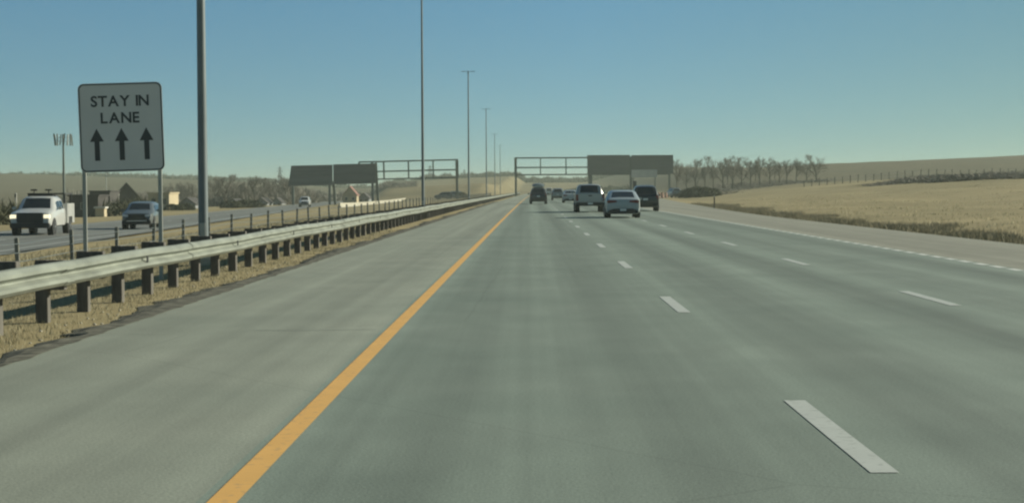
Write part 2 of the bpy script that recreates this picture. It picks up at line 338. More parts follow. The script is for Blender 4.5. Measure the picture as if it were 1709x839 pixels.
M_EDGE = paint('edge_paint', (0.60, 0.60, 0.54), (0.2, 0.2, 0.18), 0.66)
tag(mb.build('right_edge_line_markings', M_EDGE, fixn=False), kind='structure')
# transverse joints on the shoulder
M_SEAL = mat('joint_sealant', (0.165, 0.186, 0.156), 0.7, var=0.1)
mb = MB()
for y0, xa, xb in ((19.0, -3.1, -1.75), (41.5, -4.5, -1.7), (64, -4.6, -1.7)):
    rows = [[(x, y0 + .06 * math.sin(x * 3), .002), (x, y0 + .02 + .06 * math.sin(x * 3), .002)] for x in np.linspace(xa, xb, 12)]; mb.grid(rows)
tag(mb.build('shoulder_joint_markings', M_SEAL, fixn=False), kind='structure')

# ------------------------------------------------------------------ guardrail
gr = thing('guardrail', 'long pale steel W-beam guardrail on dark timber posts along the left shoulder', 'guardrail', (0, 0, 0))
RX = -5.65; ZT, ZB = 0.715, 0.415
prof = [(0.0, ZT), (0.035, ZT - .012), (0.083, ZT - .055), (0.083, ZT - .095), (0.012, ZT - .135), (0.0, ZT - .15), (0.012, ZT - .165), (0.083, ZT - .205), (0.083, ZT - .245), (0.035, ZT - .288), (0.0, ZT - .30)]
prof2 = prof + [(x - 0.006, z) for x, z in prof[::-1]]
rings = []
for y in list(np.arange(8, 120, 1.905)) + list(np.arange(121, 601, 8)):
    w = 0.012 * math.sin(y * 0.35) + 0.006 * math.sin(y * 1.1); rings.append([(RX + kx(y) + x + w * .6, y, z + w) for x, z in prof2])
MB().loft(rings).build('steel_beam', M_STEEL, gr)
for y in np.arange(12.8, 120, 7.62):                            # lapped splices along the beam
    mb = MB(); mb.loft([[(RX + kx(y) + x + .005, yy, z) for x, z in prof] + [(RX + kx(y) + x + .0015, yy, z) for x, z in prof[::-1]] for yy in (y, y + .32)]); mb.build('beam_splice', M_STEEL, gr)
def post_mb(h=0.0):
    m = MB(); m.box(-.19, -.04, -.075, .075, -.5, .755); return m
pm = None
y = 20.9 - 1.905 * 6; npost = 0; rest = MB()
while y < 600:
    x = RX - 0.235 + kx(y); b = 0.01 * RNG.normal()
    if npost < 100:
        if pm is None:
            p = post_mb().build('post', M_TIMBER, gr, bevel=.006); q = MB().box(-.04, .165, -.07, .07, .39, .752).build('spacer_block', M_TIMBER, p, bevel=.006); pm = (p, q)
        else:
            p = pm[0].copy(); C.objects.link(p); q = pm[1].copy(); C.objects.link(q); q.parent = p; p.parent = gr
        p.location = (x, y, b); p.rotation_euler = (0.012 * RNG.normal(), 0.01 * RNG.normal(), 0.03 * RNG.normal())
        if npost % 4 == 0 and npost >= 4:
            MB().box(.08, .092, -.04, .04, -.035, .055).build('reflector', M_TRIM, gr, loc=(RX + kx(y), y, (ZT + ZB) / 2))
    else:
        rest.box(x - .19, x + .165, y - .07, y + .07, -.4, .75)
    npost += 1; y += 1.905
o = rest.build('distant_posts', M_TIMBER, gr); o['kind'] = 'stuff'

# ------------------------------------------------------------------ cable barrier in the median
cbar = thing('cable_barrier', 'thin steel cable barrier with slim posts standing in the grassy median', 'cable barrier', (0, 0, 0))
CX = -10.2; pm = None; n = 0; y = 62 - 4.02 * 11; rest = MB()
def cbx(y): return CX + kx(y)
while y < 400:
    x = cbx(y); g = gz(x, y)
    if n < 100:
        if pm is None: pm = MB().box(-.04, .04, -.03, .03, -.3, 1.02).build('post', M_TRUSS2, cbar, bevel=.008); p = pm
        else: p = pm.copy(); C.objects.link(p); p.parent = cbar
        p.location = (x, y, g); p.rotation_euler = (0.02 * RNG.normal(), 0.02 * RNG.normal(), 0)
    n += 1; y += 4.02
for hz in (0.55, 0.72, 0.9):
    mb = MB(); py = 14.0
    while py < 390:
        qy = py + 4.02; mb.tube((cbx(py) + .05, py, gz(cbx(py), py) + hz), (cbx(qy) + .05, qy, gz(cbx(qy), qy) + hz), .007, n=5, cap=False); py = qy
    mb.build('cable', M_POLE, cbar)

# ------------------------------------------------------------------ light poles
def light_pole(loc, rz, label):
    r = thing('light_pole', label, 'light pole', loc, rz, 'tall light poles along the median')
    H = 15.6
    MB().box(-.28, .28, -.28, .28, -.6, .16).build('footing', M_CONC, r, bevel=.02)
    b = MB(); b.box(-.2, .2, -.2, .2, .16, .2)
    for a in (-.15, .15):
        for c in (-.15, .15): b.tube((a, c, .2), (a, c, .28), .018, n=6)
    b.build('base_plate', M_GALV, r)
    m = MB(); hs = [(.2, .118), (1.2, .112), (5, .10), (10, .082), (H, .062)]
    m.loft([[(w * math.cos(2*math.pi*i/16), w * math.sin(2*math.pi*i/16), z) for i in range(16)] for z, w in hs]).build('pole', M_POLE, r, smooth=True)
    MB().box(-.06, .06, -.119, -.108, .6, .95).build('hand_hole_cover', M_GALV, r)
    a = MB(); a.tube((-.55, 0, H - .02), (.55, 0, H - .02), .025, n=8); a.tube((0, 0, H - .3), (0, 0, H + .05), .075, n=10); a.build('mast_arm', M_POLE, r)
    for s in (-1, 1):
        MB().loft([[(s * .36, -.12, H - .04), (s * .36, .12, H - .04), (s * .36, .12, H + .01), (s * .36, -.12, H + .01)],
                   [(s * .62, -.16, H - .05), (s * .62, .16, H - .05), (s * .62, .16, H + .02), (s * .62, -.16, H + .02)],
                   [(s * .86, -.08, H - .03), (s * .86, .08, H - .03), (s * .86, .08, H), (s * .86, -.08, H)]]).build('luminaire', M_POLE, r, bevel=.01)
    return r
PL = ['tall grey light pole just right of the stay in lane sign', 'slim light pole second in the median row, crossing the left gantry',
      'light pole third in the median row, its double lamp head in view', 'thin light pole fourth in the median row, half as tall as the third', 'faint thin light pole fifth in the median row', 'smallest light pole at the far end of the median row']
lp0 = None
for i, d in enumerate((38.5, 118, 199, 279, 359, 439)):
    x = sx((338, 706, 782.5, 812, 826, 835)[i], d)
    if lp0 is None: lp0 = light_pole((x, d, gz(x, d)), 0, PL[0])
    else: dup(lp0, (x, d, gz(x, d)), 0, (1, .96, .985, .95, .86, .84)[i], PL[i])

# ------------------------------------------------------------------ stay-in-lane sign
d = 31.0; xc = sx(202.5, d); W2 = (271.5 - 132.5) * d / F / 2; zt = sz(202, 138.5, d); zb = sz(202, 286.5, d); HH = (zt - zb); zc = (zt + zb) / 2
sg = thing('road_sign', 'white square sign reading STAY IN LANE over three arrows, on two posts', 'road sign', (xc, d, 0), R(4))
def rrect(w, h, r, n=6):
    pts = []
    for cx, cz, a0 in ((w - r, h - r, 0), (-w + r, h - r, 90), (-w + r, -h + r, 180), (w - r, -h + r, 270)):
        for i in range(n + 1): a = R(a0 + 90 * i / n); pts.append((cx + r * math.cos(a), cz + r * math.sin(a)))
    return pts
pan = MB().prism([(a, b) for a, b in rrect(W2, HH / 2, .11)], 'y', -.004, .004).build('panel', M_SIGN, sg); pan.location = (0, 0, zc); pan.rotation_euler = (0, R(-1.6), 0)
ou = rrect(W2 - .012, HH / 2 - .012, .10); inn = rrect(W2 - .034, HH / 2 - .034, .08); n = len(ou)
MB().add([(a, -.0065, b) for a, b in ou] + [(a, -.0065, b) for a, b in inn], [(i, (i+1) % n, n + (i+1) % n, n + i) for i in range(n)]).build('border', M_BLACK, pan, fixn=False)
def letters(word, cap, x0, x1, z, parent, m, bold):
    """capital letters laid out one by one between x0 and x1, each a mesh of its own"""
    gl = []
    for ch in word:
        if ch == ' ': gl.append(None); continue
        cu = bpy.data.curves.new('letter', 'FONT'); cu.body = ch; cu.size = cap / .69; cu.offset = bold; cu.resolution_u = 4
        t = bpy.data.objects.new('letter', cu); C.objects.link(t); me = bpy.data.meshes.new_from_object(t.evaluated_get(bpy.context.evaluated_depsgraph_get()))
        bpy.data.objects.remove(t); me.name = 'letter'; me.materials.clear(); me.materials.append(m)
        xs = [v.co.x for v in me.vertices]; gl.append((me, min(xs), max(xs)))
    wid = sum(g[2] - g[1] if g else cap * .45 for g in gl); gap = (x1 - x0 - wid) / (len(gl) - 1); x = x0
    for g in gl:
        if g:
            g[0].transform(Matrix.Translation((x - g[1], -.0065, z - cap / 2)) @ Matrix.Rotation(R(90), 4, 'X'))
            o = bpy.data.objects.new('letter', g[0]); C.objects.link(o); o.parent = parent; x += g[2] - g[1] + gap
        else: x += cap * .45 + gap
letters('STAY IN', HH * .115, -W2 * .70, W2 * .68, HH * .297, pan, M_BLACK, .007)
letters('LANE', HH * .115, -W2 * .48, W2 * .44, HH * .108, pan, M_BLACK, .007)
for k in (-1, 0, 1):
    ax = k * W2 * .59; zt0 = -.02 * HH; zb0 = -.37 * HH; hw = W2 * .165; st = W2 * .062; hh = HH * .135
    p = [(ax - st, zb0), (ax + st, zb0), (ax + st, zt0 - hh), (ax + hw, zt0 - hh), (ax, zt0 + .02), (ax - hw, zt0 - hh), (ax - st, zt0 - hh)]
    MB().add([(u, -.0065, v) for u, v in p], [(0, 1, 2, 6), (2, 3, 4), (4, 5, 6), (2, 4, 6)]).build('arrow', M_BLACK, pan, fixn=False)
for s in (-1, 1):
    x = s * W2 * .9; g = gz(xc + x, d); MB().box(x - .035, x + .035, .012, .07, g - .4, zt - .06).build('post', M_GALV, sg, bevel=.006)
b = MB()
for zz in (zc + HH * .3, zc - HH * .3): b.box(-W2 * .95, W2 * .95, .0045, .011, zz - .03, zz + .03)
b.build('crossbar', M_GALV, sg)

# ------------------------------------------------------------------ gantries
def gantry_panel(x0, x1, z0, z1, y, parent, lean, skew=0.0):
    m = MB(); m.loft([[(x0 - skew, y, z0), (x0 - skew, y + .22, z0), (x0, y + .22 + lean, z1), (x0, y + lean, z1)], [(x1, y, z0), (x1, y + .22, z0), (x1, y + .22 + lean, z1), (x1, y + lean, z1)]]); o = m.build('sign_panel', M_PANELBACK, parent)
    r = MB()
    for t in (0.15, .5, .85):
        zz = z0 + (z1 - z0) * t; yy = y + lean * t; r.box(x0 + .02, x1 - .02, yy - .085, yy - .012, zz - .06, zz + .06)
    r.build('stiffener', M_TRUSS, o); return o
def truss(parent, x0, x1, ys, zs, pitch, w=.2):
    for z in zs:
        for yy in ys: MB().beam((x0, yy, z), (x1, yy, z), w).build('chord', M_TRUSS, parent)
    n = max(2, round((x1 - x0) / pitch))
    for i in range(n + 1):
        m2 = MB(); x = x0 + (x1 - x0) * i / n
        for yy in ys: m2.beam((x, yy, zs[-1]), (x, yy, zs[0]), w * .8)
        for z in zs: m2.beam((x, ys[0], z), (x, ys[1], z), w * .5)
        m2.build('truss_strut', M_TRUSS, parent)
def column(parent, x, y, z0, z1, spread=0.0, w=.45):
    m = MB(); m.beam((x, y - spread, z0), (x, y, z1), w)
    if spread: m.beam((x + .9, y + spread + 1.2, z0), (x + .7, y + 1.2, z1), w)
    m.build('column', M_TRUSS, parent)
# right-hand gantry over our carriageway
d = 450.0; g = thing('overhead_gantry', 'overhead sign gantry spanning the lanes ahead with two dark panels on its right', 'gantry', (0, d, 0))
zt, zm, zb = sz(920, 263.5, d), sz(920, 279.5, d), sz(920, 291.5, d); xl, xr = sx(859.5, d), sx(1123, d)
truss(g, xl, xr - 1.2, (0, 1.6), (zt, zm, zb), 7.0, .34)
gantry_panel(sx(980, d), sx(1051, d), sz(1015, 291.5, d), sz(1015, 259, d), -.6, g, .3)
gantry_panel(sx(1053.5, d), sx(1123, d), sz(1090, 290.5, d), sz(1090, 259, d), -.6, g, .3)
for px, w in ((861, .55), (985, 1.0), (1053, .7), (1117, .5)):
    x = sx(px, d); column(g, x, .8, gz(x, d) - .3, zt, 0, w)
# left-hand gantry over the opposing carriageway
d = 370.0; g = thing('overhead_gantry', 'overhead sign gantry left of the median with two dark leaning panels', 'gantry', (0, d, .62)); g.rotation_euler = (0, R(-1.05), 0)
zt, zm, zb = sz(700, 269.5, d), sz(700, 286, d), sz(700, 298.8, d); xe = sx(765, d)
truss(g, sx(600, d), xe, (0, 1.4), (zt, zm, zb), 6.0, .28)
gantry_panel(sx(487, d), sx(556, d), sz(592, 307.5, d), sz(592, 273.5, d), -.9, g, .9, .6)
gantry_panel(sx(557.3, d), sx(628, d), sz(592, 306.5, d), sz(592, 273, d), -.9, g, .9)
for px, sp in ((488, 0), (550, .8), (622, .8), (763, 0)):
    x = sx(px, d); column(g, x, .6, gz(x, d) - .4, (zt - .2) if px > 600 else zb - .2 if px > 500 else zb - 1.1, sp, .5)
# pale sign hanging under the right gantry's last panel
d = 430.0; r = thing('guide_sign', 'blank pale grey sign below the rightmost dark gantry panel', 'sign', (sx(1075, d), d, 0))
wz = sx(1097, d) - sx(1054, d); z1, z0 = sz(1075, 283.5, d), sz(1075, 296, d)
MB().box(-wz/2, wz/2, -.04, .04, z0, z1).build('panel', M_PALE, r, bevel=.02)
for s in (-.42, .42): MB().beam((s * wz, .12, gz(sx(1075, d) + s * wz, d) - .3), (s * wz, .12, z1 - .2), .22).build('post', M_TRUSS, r)
d = 300.0; r = thing('marker_post', 'short dark square marker standing just left of the black vehicle roof', 'marker', (sx(1059, d), d, gz(sx(1059, d), d)))
MB().box(-.3, .3, -.05, .05, 1.4, 3.1).build('panel', M_TRIM, r, bevel=.01); MB().box(-.06, .06, .052, .15, -.3, 2.9).build('post', M_TRUSS, r)

# concrete barrier on the opposing side
mb = MB(); rings = []
for t in np.linspace(0, 1, 14):
    y = 292 + 240 * t; x = sx(566 + 126 * t ** .62, y); g = min(gz(x, y), sz(566 + 126 * t ** .62, 346 - 14 * t, y)); h = .78
    rings.append([(x - .3, y, g - .5), (x + .3, y, g - .5), (x + .3, y, g + .1), (x + .16, y, g + .3), (x + .1, y, g + h), (x - .1, y, g + h), (x - .16, y, g + .3), (x - .3, y, g + .1)])
tag(mb.loft(rings).build('concrete_barrier', M_CONC), 'low pale concrete barrier beyond the median, left of the second light pole', 'barrier')

# ------------------------------------------------------------------ vehicles (front is +Y, origin on the ground)
def ring(y, zb, zbelt, zt, w, wt):
    zm = zb + (zbelt - zb) * .45; h = [(w * .86, zb), (w * .97, zb + .07), (w, zm), (w * .985, zbelt), (wt + (w*.985-wt) * .22, zt - max(.02, (zt - zbelt) * .16)), (wt * .86, zt), (wt * .4, zt + .018)]
    return [(x, y, z) for x, z in h] + [(-x, y, z) for x, z in h[::-1]]
def top_patch(st, i, j, inset, lift=.006, t0=.06, t1=.94):
    rows = []
    for t in np.linspace(t0, t1, 5):
        f = i + (j - i) * t; k = min(int(f), j - 1); u = f - k; a, b = st[k], st[k + 1]; L = [a[q] + (b[q] - a[q]) * u for q in range(6)]
        nrm = Vector((0, -(b[3] - a[3]), b[0] - a[0])).normalized() * lift; w = L[5] * .86 * inset
        rows.append([(x, L[0] + nrm.y, L[3] + .018 * min(1.0, (L[5] * .86 - abs(x)) / (L[5] * .46)) + nrm.z) for x in np.linspace(-w, w, 8)])
    return MB().grid(rows)
def side_patch(st, ya, yb, s, lo=.12, hi=.80, lift=.008):
    rows = []
    for y in np.linspace(ya, yb, 7):
        for k in range(len(st) - 1):
            if st[k][0] <= y <= st[k + 1][0]: break
        a, b = st[k], st[k + 1]; u = (y - a[0]) / max(1e-6, b[0] - a[0]); L = [a[q] + (b[q] - a[q]) * u for q in range(6)]
        p = (L[4] * .985, L[2]); q = (L[5] + (L[4]*.985 - L[5]) * .22, L[3] - max(.02, (L[3] - L[2]) * .16))
        rows.append([(s * (p[0] + (q[0] - p[0]) * t + lift), y, p[1] + (q[1] - p[1]) * t) for t in (lo, hi)])
    return MB().grid(rows)
def wheel(parent, x, y, r, w, s):
    m = MB(); n = 20; rings = []
    for t, rr in ((-.5, .86), (-.42, .97), (0, 1), (.42, .97), (.5, .86), (.47, .66)):
        rings.append([(x + t * w, y + r * rr * math.cos(2*math.pi*i/n), r + r * rr * math.sin(2*math.pi*i/n)) for i in range(n)])
    if s < 0: rings = [[(2 * x - px, py, pz) for px, py, pz in rg] for rg in rings]
    o = m.loft(rings).build('wheel', M_TYRE, parent, smooth=True)
    h = MB(); xo = x + s * w * .475
    h.tube((xo - s * .02, y, r), (xo + s * .006, y, r), r * .16, n=10)
    for i in range(5):
        a = 2 * math.pi * i / 5 + .3; h.beam((xo, y + .1 * r * math.cos(a), r + .1 * r * math.sin(a)), (xo, y + .62 * r * math.cos(a), r + .62 * r * math.sin(a)), .06)
    h.build('rim', M_RIM, o)
    return o
def common(r, st, pm, L, W, wheels, wr, ww, mirror_y, mirror_z, rear_glass, wind, sides, head=M_HEADOFF):
    body = MB().loft([ring(*s) for s in st]).build('body', pm, r, smooth=True)
    if rear_glass: top_patch(st, rear_glass[0], rear_glass[1], .9).build('rear_window', M_GLASS, r, fixn=False)
    if wind: top_patch(st, wind[0], wind[1], .94).build('windscreen', M_GLASS, r, fixn=False)
    for ya, yb in sides:
        for s in (-1, 1): side_patch(st, ya, yb, s).build('side_window', M_GLASS, r, fixn=False)
    for y in wheels:
        for s in (-1, 1):
            a = MB(); a.tube((s * (W - .28), y, wr), (s * (W + .006), y, wr), wr + .07, n=24); a.build('wheel_arch', M_TRIM, r)
            wheel(r, s * (W - ww / 2 + .015), y, wr, ww, s)
    for s in (-1, 1):
        MB().box(s * (W + .13) - .10, s * (W + .13) + .10, mirror_y - .05, mirror_y + .05, mirror_z - .07, mirror_z + .08).build('mirror', pm, r, bevel=.03)
    return body
def sedan(name, label, loc, rz, pm, s=1.0, group=None):
    st = [(-2.36, .50, .78, .84, .74, .64), (-2.31, .32, .95, 1.00, .88, .78), (-2.2, .25, 1.0, 1.06, .92, .82), (-2.02, .22, 1.0, 1.09, .94, .84), (-1.30, .2, 1.0, 1.43, .94, .70),
          (-.65, .2, .99, 1.50, .94, .69), (.1, .2, .98, 1.50, .94, .69), (.5, .2, .97, 1.45, .94, .69), (1.32, .2, .95, 1.05, .93, .80), (2.0, .22, .86, .92, .90, .74), (2.28, .26, .72, .79, .84, .66), (2.38, .4, .58, .62, .7, .55)]
    r = thing(name, label, 'car', loc, rz, group, s)
    common(r, st, pm, 4.8, .94, (-1.42, 1.4), .335, .225, .78, 1.02, (3, 4), (7, 8), ((-1.25, -.28), (-.2, .95)))
    for q in (-1, 1):
        MB().prism([(q * .34, .86), (q * .84, .80), (q * .89, .93), (q * .80, .98), (q * .36, .94)], 'y', -2.395, -2.25).build('tail_light', M_TAIL, r, bevel=.008)
        MB().loft([[(q * .45, 2.28, .62), (q * .84, 2.12, .64), (q * .84, 2.12, .75), (q * .45, 2.3, .74)], [(q * .45, 2.36, .62), (q * .80, 2.24, .64), (q * .80, 2.22, .73), (q * .45, 2.33, .72)]]).build('headlight', M_HEADOFF, r)
    MB().prism([(-.82, .26), (.82, .26), (.80, .40), (.52, .50), (-.52, .50), (-.80, .40)], 'y', -2.43, -2.2).build('rear_bumper', M_TRIM, r, bevel=.015)
    MB().box(-.17, .17, -2.445, -2.432, .38, .50).build('licence_plate', M_PLATE, r)
    MB().box(-.5, .5, 2.3, 2.39, .36, .52).build('grille', M_TRIM, r, bevel=.01)
    return r
def suv(name, label, loc, rz, pm, s=1.0, lit=False, roof_rails=True, group=None, tall=0.0):
    T = tall
    st = [(-2.38, .52, .88, .94, .84, .78), (-2.34, .34, 1.05, 1.12, .93, .80), (-2.28, .30, 1.1, 1.20, .95, .80), (-1.98, .28, 1.1, 1.68 + T, .96, .68), (-1.75, .27, 1.1, 1.76 + T, .96, .68), (-.6, .26, 1.08, 1.80 + T, .96, .69), (.3, .26, 1.07, 1.77 + T, .96, .69),
          (.62, .26, 1.06, 1.70 + T, .96, .68), (1.25, .26, 1.05, 1.17, .95, .80), (2.0, .28, 1.0, 1.07, .93, .76), (2.32, .32, .88, .95, .88, .70), (2.42, .45, .68, .72, .8, .6)]
    r = thing(name, label, 'car', loc, rz, group, s)
    common(r, st, pm, 4.9, .96, (-1.45, 1.5), .375, .245, .85, 1.13, (2, 3), (7, 8), ((-1.8, -1.05), (-.95, -.1), (.0, .95)))
    hm = M_HEADLAMP if lit else M_HEADOFF
    for q in (-1, 1):
        MB().prism([(q * .70, .80), (q * .92, .80), (q * .90, 1.16), (q * .76, 1.12)], 'y', -2.37, -2.2).build('tail_light', M_TAIL, r, bevel=.008)
        MB().prism([(q * .50, .76), (q * .88, .80), (q * .86, .93), (q * .52, .88)], 'y', 2.2, 2.40).build('headlight', hm, r, bevel=.008)
        if roof_rails: MB().box(q * .6 - .02, q * .6 + .02, -1.6, .3, 1.80 + T, 1.86 + T).build('roof_rail', M_TRIM, r, bevel=.008)
    MB().box(-.88, .88, -2.44, -2.25, .36, .58).build('rear_bumper', M_TRIM, r, bevel=.03)
    MB().box(-.17, .17, -2.40, -2.386, .78, .92).build('licence_plate', M_PLATE, r)
    MB().prism([(-.80, .56), (.80, .56), (.50, .78), (.50, .93), (-.50, .93), (-.50, .78)], 'y', 2.28, 2.44).build('grille', M_TRIM, r, bevel=.01)
    MB().box(-.85, .85, 2.3, 2.46, .36, .55).build('front_bumper', M_TRIM, r, bevel=.03)
    MB().box(-.6, .6, 2.455, 2.475, .5, .54).build('bumper_trim', M_CHROME, r)
    return r
def pickup(name, label, loc, rz, pm, lit=False, service=False, s=1.0):
    r = thing(name, label, 'pickup truck' if not service else 'utility truck', loc, rz, None, s)
    st = [(-.95, .5, 1.22, 1.26, .95, .84), (-.9, .42, 1.25, 1.30, .98, .84), (-.72, .42, 1.25, 1.86, .99, .74), (-.5, .42, 1.24, 1.92, .99, .74), (.5, .42, 1.22, 1.92, .99, .74), (.85, .42, 1.21, 1.85, .99, .74),
          (1.45, .42, 1.2, 1.30, .98, .86), (2.5, .44, 1.14, 1.20, .97, .84), (2.85, .48, 1.05, 1.12, .95, .80), (2.93, .55, .95, 1.0, .9, .7)]
    W = .99
    common(r, st, pm, 5.9, W, (-1.85, 1.95), .40, .27, 1.2, 1.34, (1, 2), (5, 6), ((-.6, .12), (.2, 1.15)))
    hm = M_HEADLAMP if lit else M_HEADOFF
    for q in (-1, 1):
        MB().box(q * .80 - .17, q * .80 + .17, 2.78, 2.95, .84, 1.04).build('headlight', hm, r, bevel=.03)
    MB().box(-.64, .64, 2.8, 2.975, .64, 1.13).build('grille', M_TRIM, r, bevel=.03)
    MB().box(-.95, .95, 2.75, 3.05, .38, .635).build('front_bumper', M_TRIM if service else M_CHROME, r, bevel=.04)
    if not service:
        b = MB(); b.box(-W, -W + .1, -2.85, -.96, .55, 1.28); b.box(W - .1, W, -2.85, -.96, .55, 1.28); b.box(-W + .1, W - .1, -2.83, -.96, .55, .8); b.build('cargo_bed', pm, r)
        t = MB().box(-.80, .80, -2.92, -2.852, .74, 1.28).build('tailgate', pm, r, bevel=.02)
        MB().box(-.12, .12, -2.94, -2.921, 1.10, 1.18).build('handle', M_TRIM, t)
        for q in (-1, 1): MB().box(q * .895 - .085, q * .895 + .085, -2.915, -2.853, .80, 1.22).build('tail_light', M_TAIL, r, bevel=.01)
        MB().box(-.97, .97, -3.05, -2.87, .46, .68).build('rear_bumper', M_TRIM, r, bevel=.03)
        MB().box(-.17, .17, -3.063, -3.051, .54, .67).build('licence_plate', M_PLATE, r)
    else:
        for q in (-1, 1):
            m = MB(); m.box(q * .80 - .25, q * .80 + .25, -2.9, -2.3, .55, 1.55); m.box(q * .80 - .25, q * .80 + .25, -2.3, -1.35, .88, 1.55); m.box(q * .80 - .25, q * .80 + .25, -1.35, -1.0, .55, 1.55)
            o = m.build('tool_cabinet', pm, r, bevel=.015)
            for ya, yb in ((-2.85, -2.35), (-2.25, -1.4), (-1.32, -1.03)): MB().box(q * 1.05 - .004, q * 1.05 + .008, ya, yb, .95, 1.5).build('cabinet_door', pm, o, bevel=.003)
        MB().box(-.54, .54, -2.9, -1.0, .55, .85).build('cargo_floor', M_TRIM, r)
        k = MB()
        for y in (-2.8, -1.1):
            for q in (-1, 1): k.beam((q * .9, y, 1.552), (q * .9, y, 2.05), .07)
            k.beam((-.9, y, 2.05), (.9, y, 2.05), .07)
        for q in (-1, 1): k.beam((q * .9, -2.8, 2.05), (q * .9, -.95, 2.05), .07)
        k.build('ladder_rack', M_TRIM, r)
        m = MB(); m.box(-.45, .65, -1.75, -1.1, .86, 2.0); m.tube((-.3, -2.3, .85), (-.3, -2.3, 1.8), .22, n=12); m.build('compressor', M_TRIM, r, bevel=.03)
        m = MB(); m.box(-.62, .62, .1, .32, 1.95, 2.06); m.build('light_bar', M_TRIM, r, bevel=.03)
        for q in (-.36, .36): MB().box(q - .17, q + .17, .0, .3, 2.20, 2.28).build('beacon', M_TRIM, r, bevel=.03)
        for q in (-.36, .36): MB().beam((q, .15, 2.06), (q, .15, 2.2), .04).build('beacon_stem', M_TRIM, r)
    return r

# our carriageway
sedan('sedan', 'pale sedan nearest the camera, right of the silver pickup, its right side sunlit', (sx(1041, 93.5), 95.9, 0), R(-1.0), P_PEARL, 1.0)
pickup('pickup_truck', 'silver pickup truck with dark rear window just left of the nearest sedan', (sx(985, 117), 120, 0), 0, P_SILVER)
suv('sport_utility', 'black vehicle half hidden behind the right side of the nearest sedan', (sx(1079, 122), 124.4, 0), R(-2), P_BLACK, 1.0, tall=.04, roof_rails=False)
x = sx(898.5, 189); suv('sport_utility', 'tall black vehicle alone in the leftmost lane beside the yellow line', (x, 191.4, 0), 0, P_BLACK, 1.0, roof_rails=True)
cg = thing('roof_cargo', 'rounded grey bundle strapped on the roof of the leftmost black vehicle', 'cargo', (x, 190.9, 1.80)); cg.scale = (1.25, 1, 1.1)
m = MB(); rings = []
for y, w, h in ((-1.15, .38, .22), (-1.0, .52, .36), (-.3, .56, .44), (.3, .54, .38), (.8, .42, .22)):
    rings.append([(w * math.cos(a) * (1 + .06 * math.sin(3 * a + y * 4)), y, max(0, h * .5 + h * .55 * math.sin(a)) ) for a in np.linspace(0, 2 * math.pi, 15)[:-1]])
m.loft(rings).build('bundle', P_GREY, cg, smooth=True)
m = MB()
for y in (-.75, .1): m.loft([[((.57) * math.cos(a), y + o, .03 + .235 + .27 * math.sin(a)) for a in np.linspace(.0, math.pi, 10)] + [((.55) * math.cos(a), y + o, .03 + .22 + .27 * math.sin(a)) for a in np.linspace(math.pi, 0, 10)] for o in (-.03, .03)])
m.build('strap', M_TRIM, cg)
sedan('sedan', 'small pale car ahead, tucked against the left side of the silver pickup', (sx(952, 205), 207, 0), 0, P_PEARL)
suv('sport_utility', 'small grey vehicle farther ahead, left of the pale car before the pickup', (sx(931, 262), 264, 0), 0, P_GREY)
suv('delivery_van', 'tiny white van far ahead just right of the tall black vehicle', (sx(916.5, 430), 432, 0), 0, P_WHITE, 1.0, tall=.3)
# opposing carriageway
hd = math.pi + math.atan(.076)
d = 93.0; pickup('utility_truck', 'white utility truck with lit headlamps and roof beacons oncoming at the far left', (sx(47, d), d + 2.4, float(opp_z(d)) - .03), hd, P_WHITE, True, True, 1.11)
d = 108.0; suv('sport_utility', 'grey oncoming vehicle seen between the two posts of the white sign', (sx(224, d), d + 2, float(opp_z(d))), hd, P_BLUEGREY, 1.03, False, tall=-.13, roof_rails=False)
d = 300.0; suv('sport_utility', 'tiny white oncoming vehicle below the leftmost dark gantry panel', (sx(506, d), d + 2, float(opp_z(d))), hd, P_WHITE)
d = 440.0
for px, pmx, lb in ((741, P_BLACK, 'dark car in the far median, left one of a pair'), (757, P_GREY, 'grey car in the far median, right one of a pair')):
    x = sx(px, d); suv('parked_car', lb, (x, d, gz(x, d) + .02), R(75), pmx, group='cars beyond the median')
d = 335.0; x = sx(1124, d); suv('parked_car', 'pale vehicle stopped on the right-hand ramp beyond the orange barrels', (x, d, 0), R(12), P_GREY)

# ------------------------------------------------------------------ traffic barrels, delineator
b0 = None
for i, (px, d) in enumerate(((1099, 292), (1105, 305), (1111, 318))):
    x = sx(px, d); lb = 'orange traffic barrel on the right ramp, ' + ('nearest the black vehicle' if i == 0 else 'middle of the three' if i == 1 else 'farthest right of the three')
    if b0 is None:
        r = b0 = thing('traffic_barrel', lb, 'traffic barrel', (x, d, 0), 0, 'traffic barrels on the ramp')
        def cyl(z0, z1, r0, r1): return MB().loft([[(rr * math.cos(2*math.pi*i/16), rr * math.sin(2*math.pi*i/16), z) for i in range(16)] for z, rr in ((z0, r0), (z1, r1))])
        m = cyl(.08, .98, .30, .25); m.tube((0, 0, .98), (0, 0, 1.06), .12, n=12); m.build('drum', M_ORANGE, r, smooth=True)
        cyl(0, .08, .42, .40).build('base', M_TRIM, r)
        for z in (.45, .72): cyl(z, z + .13, .288 - (z - .08) * .05, .283 - (z + .05) * .05).build('band', M_PALE, r)
    else: dup(b0, (x, d, 0), .5 * i, None, lb)
d = 140.0; x = sx(1191.5, d); r = thing('delineator_post', 'thin brown delineator post in the grass at the right edge of the ramp', 'post', (x, d, gz(x, d)))
MB().box(-.05, .05, -.02, .02, -.3, 1.15).build('post', M_TIMBER, r, bevel=.006); MB().box(-.04, .04, -.026, -.021, .92, 1.1).build('reflector', M_PALE, r)

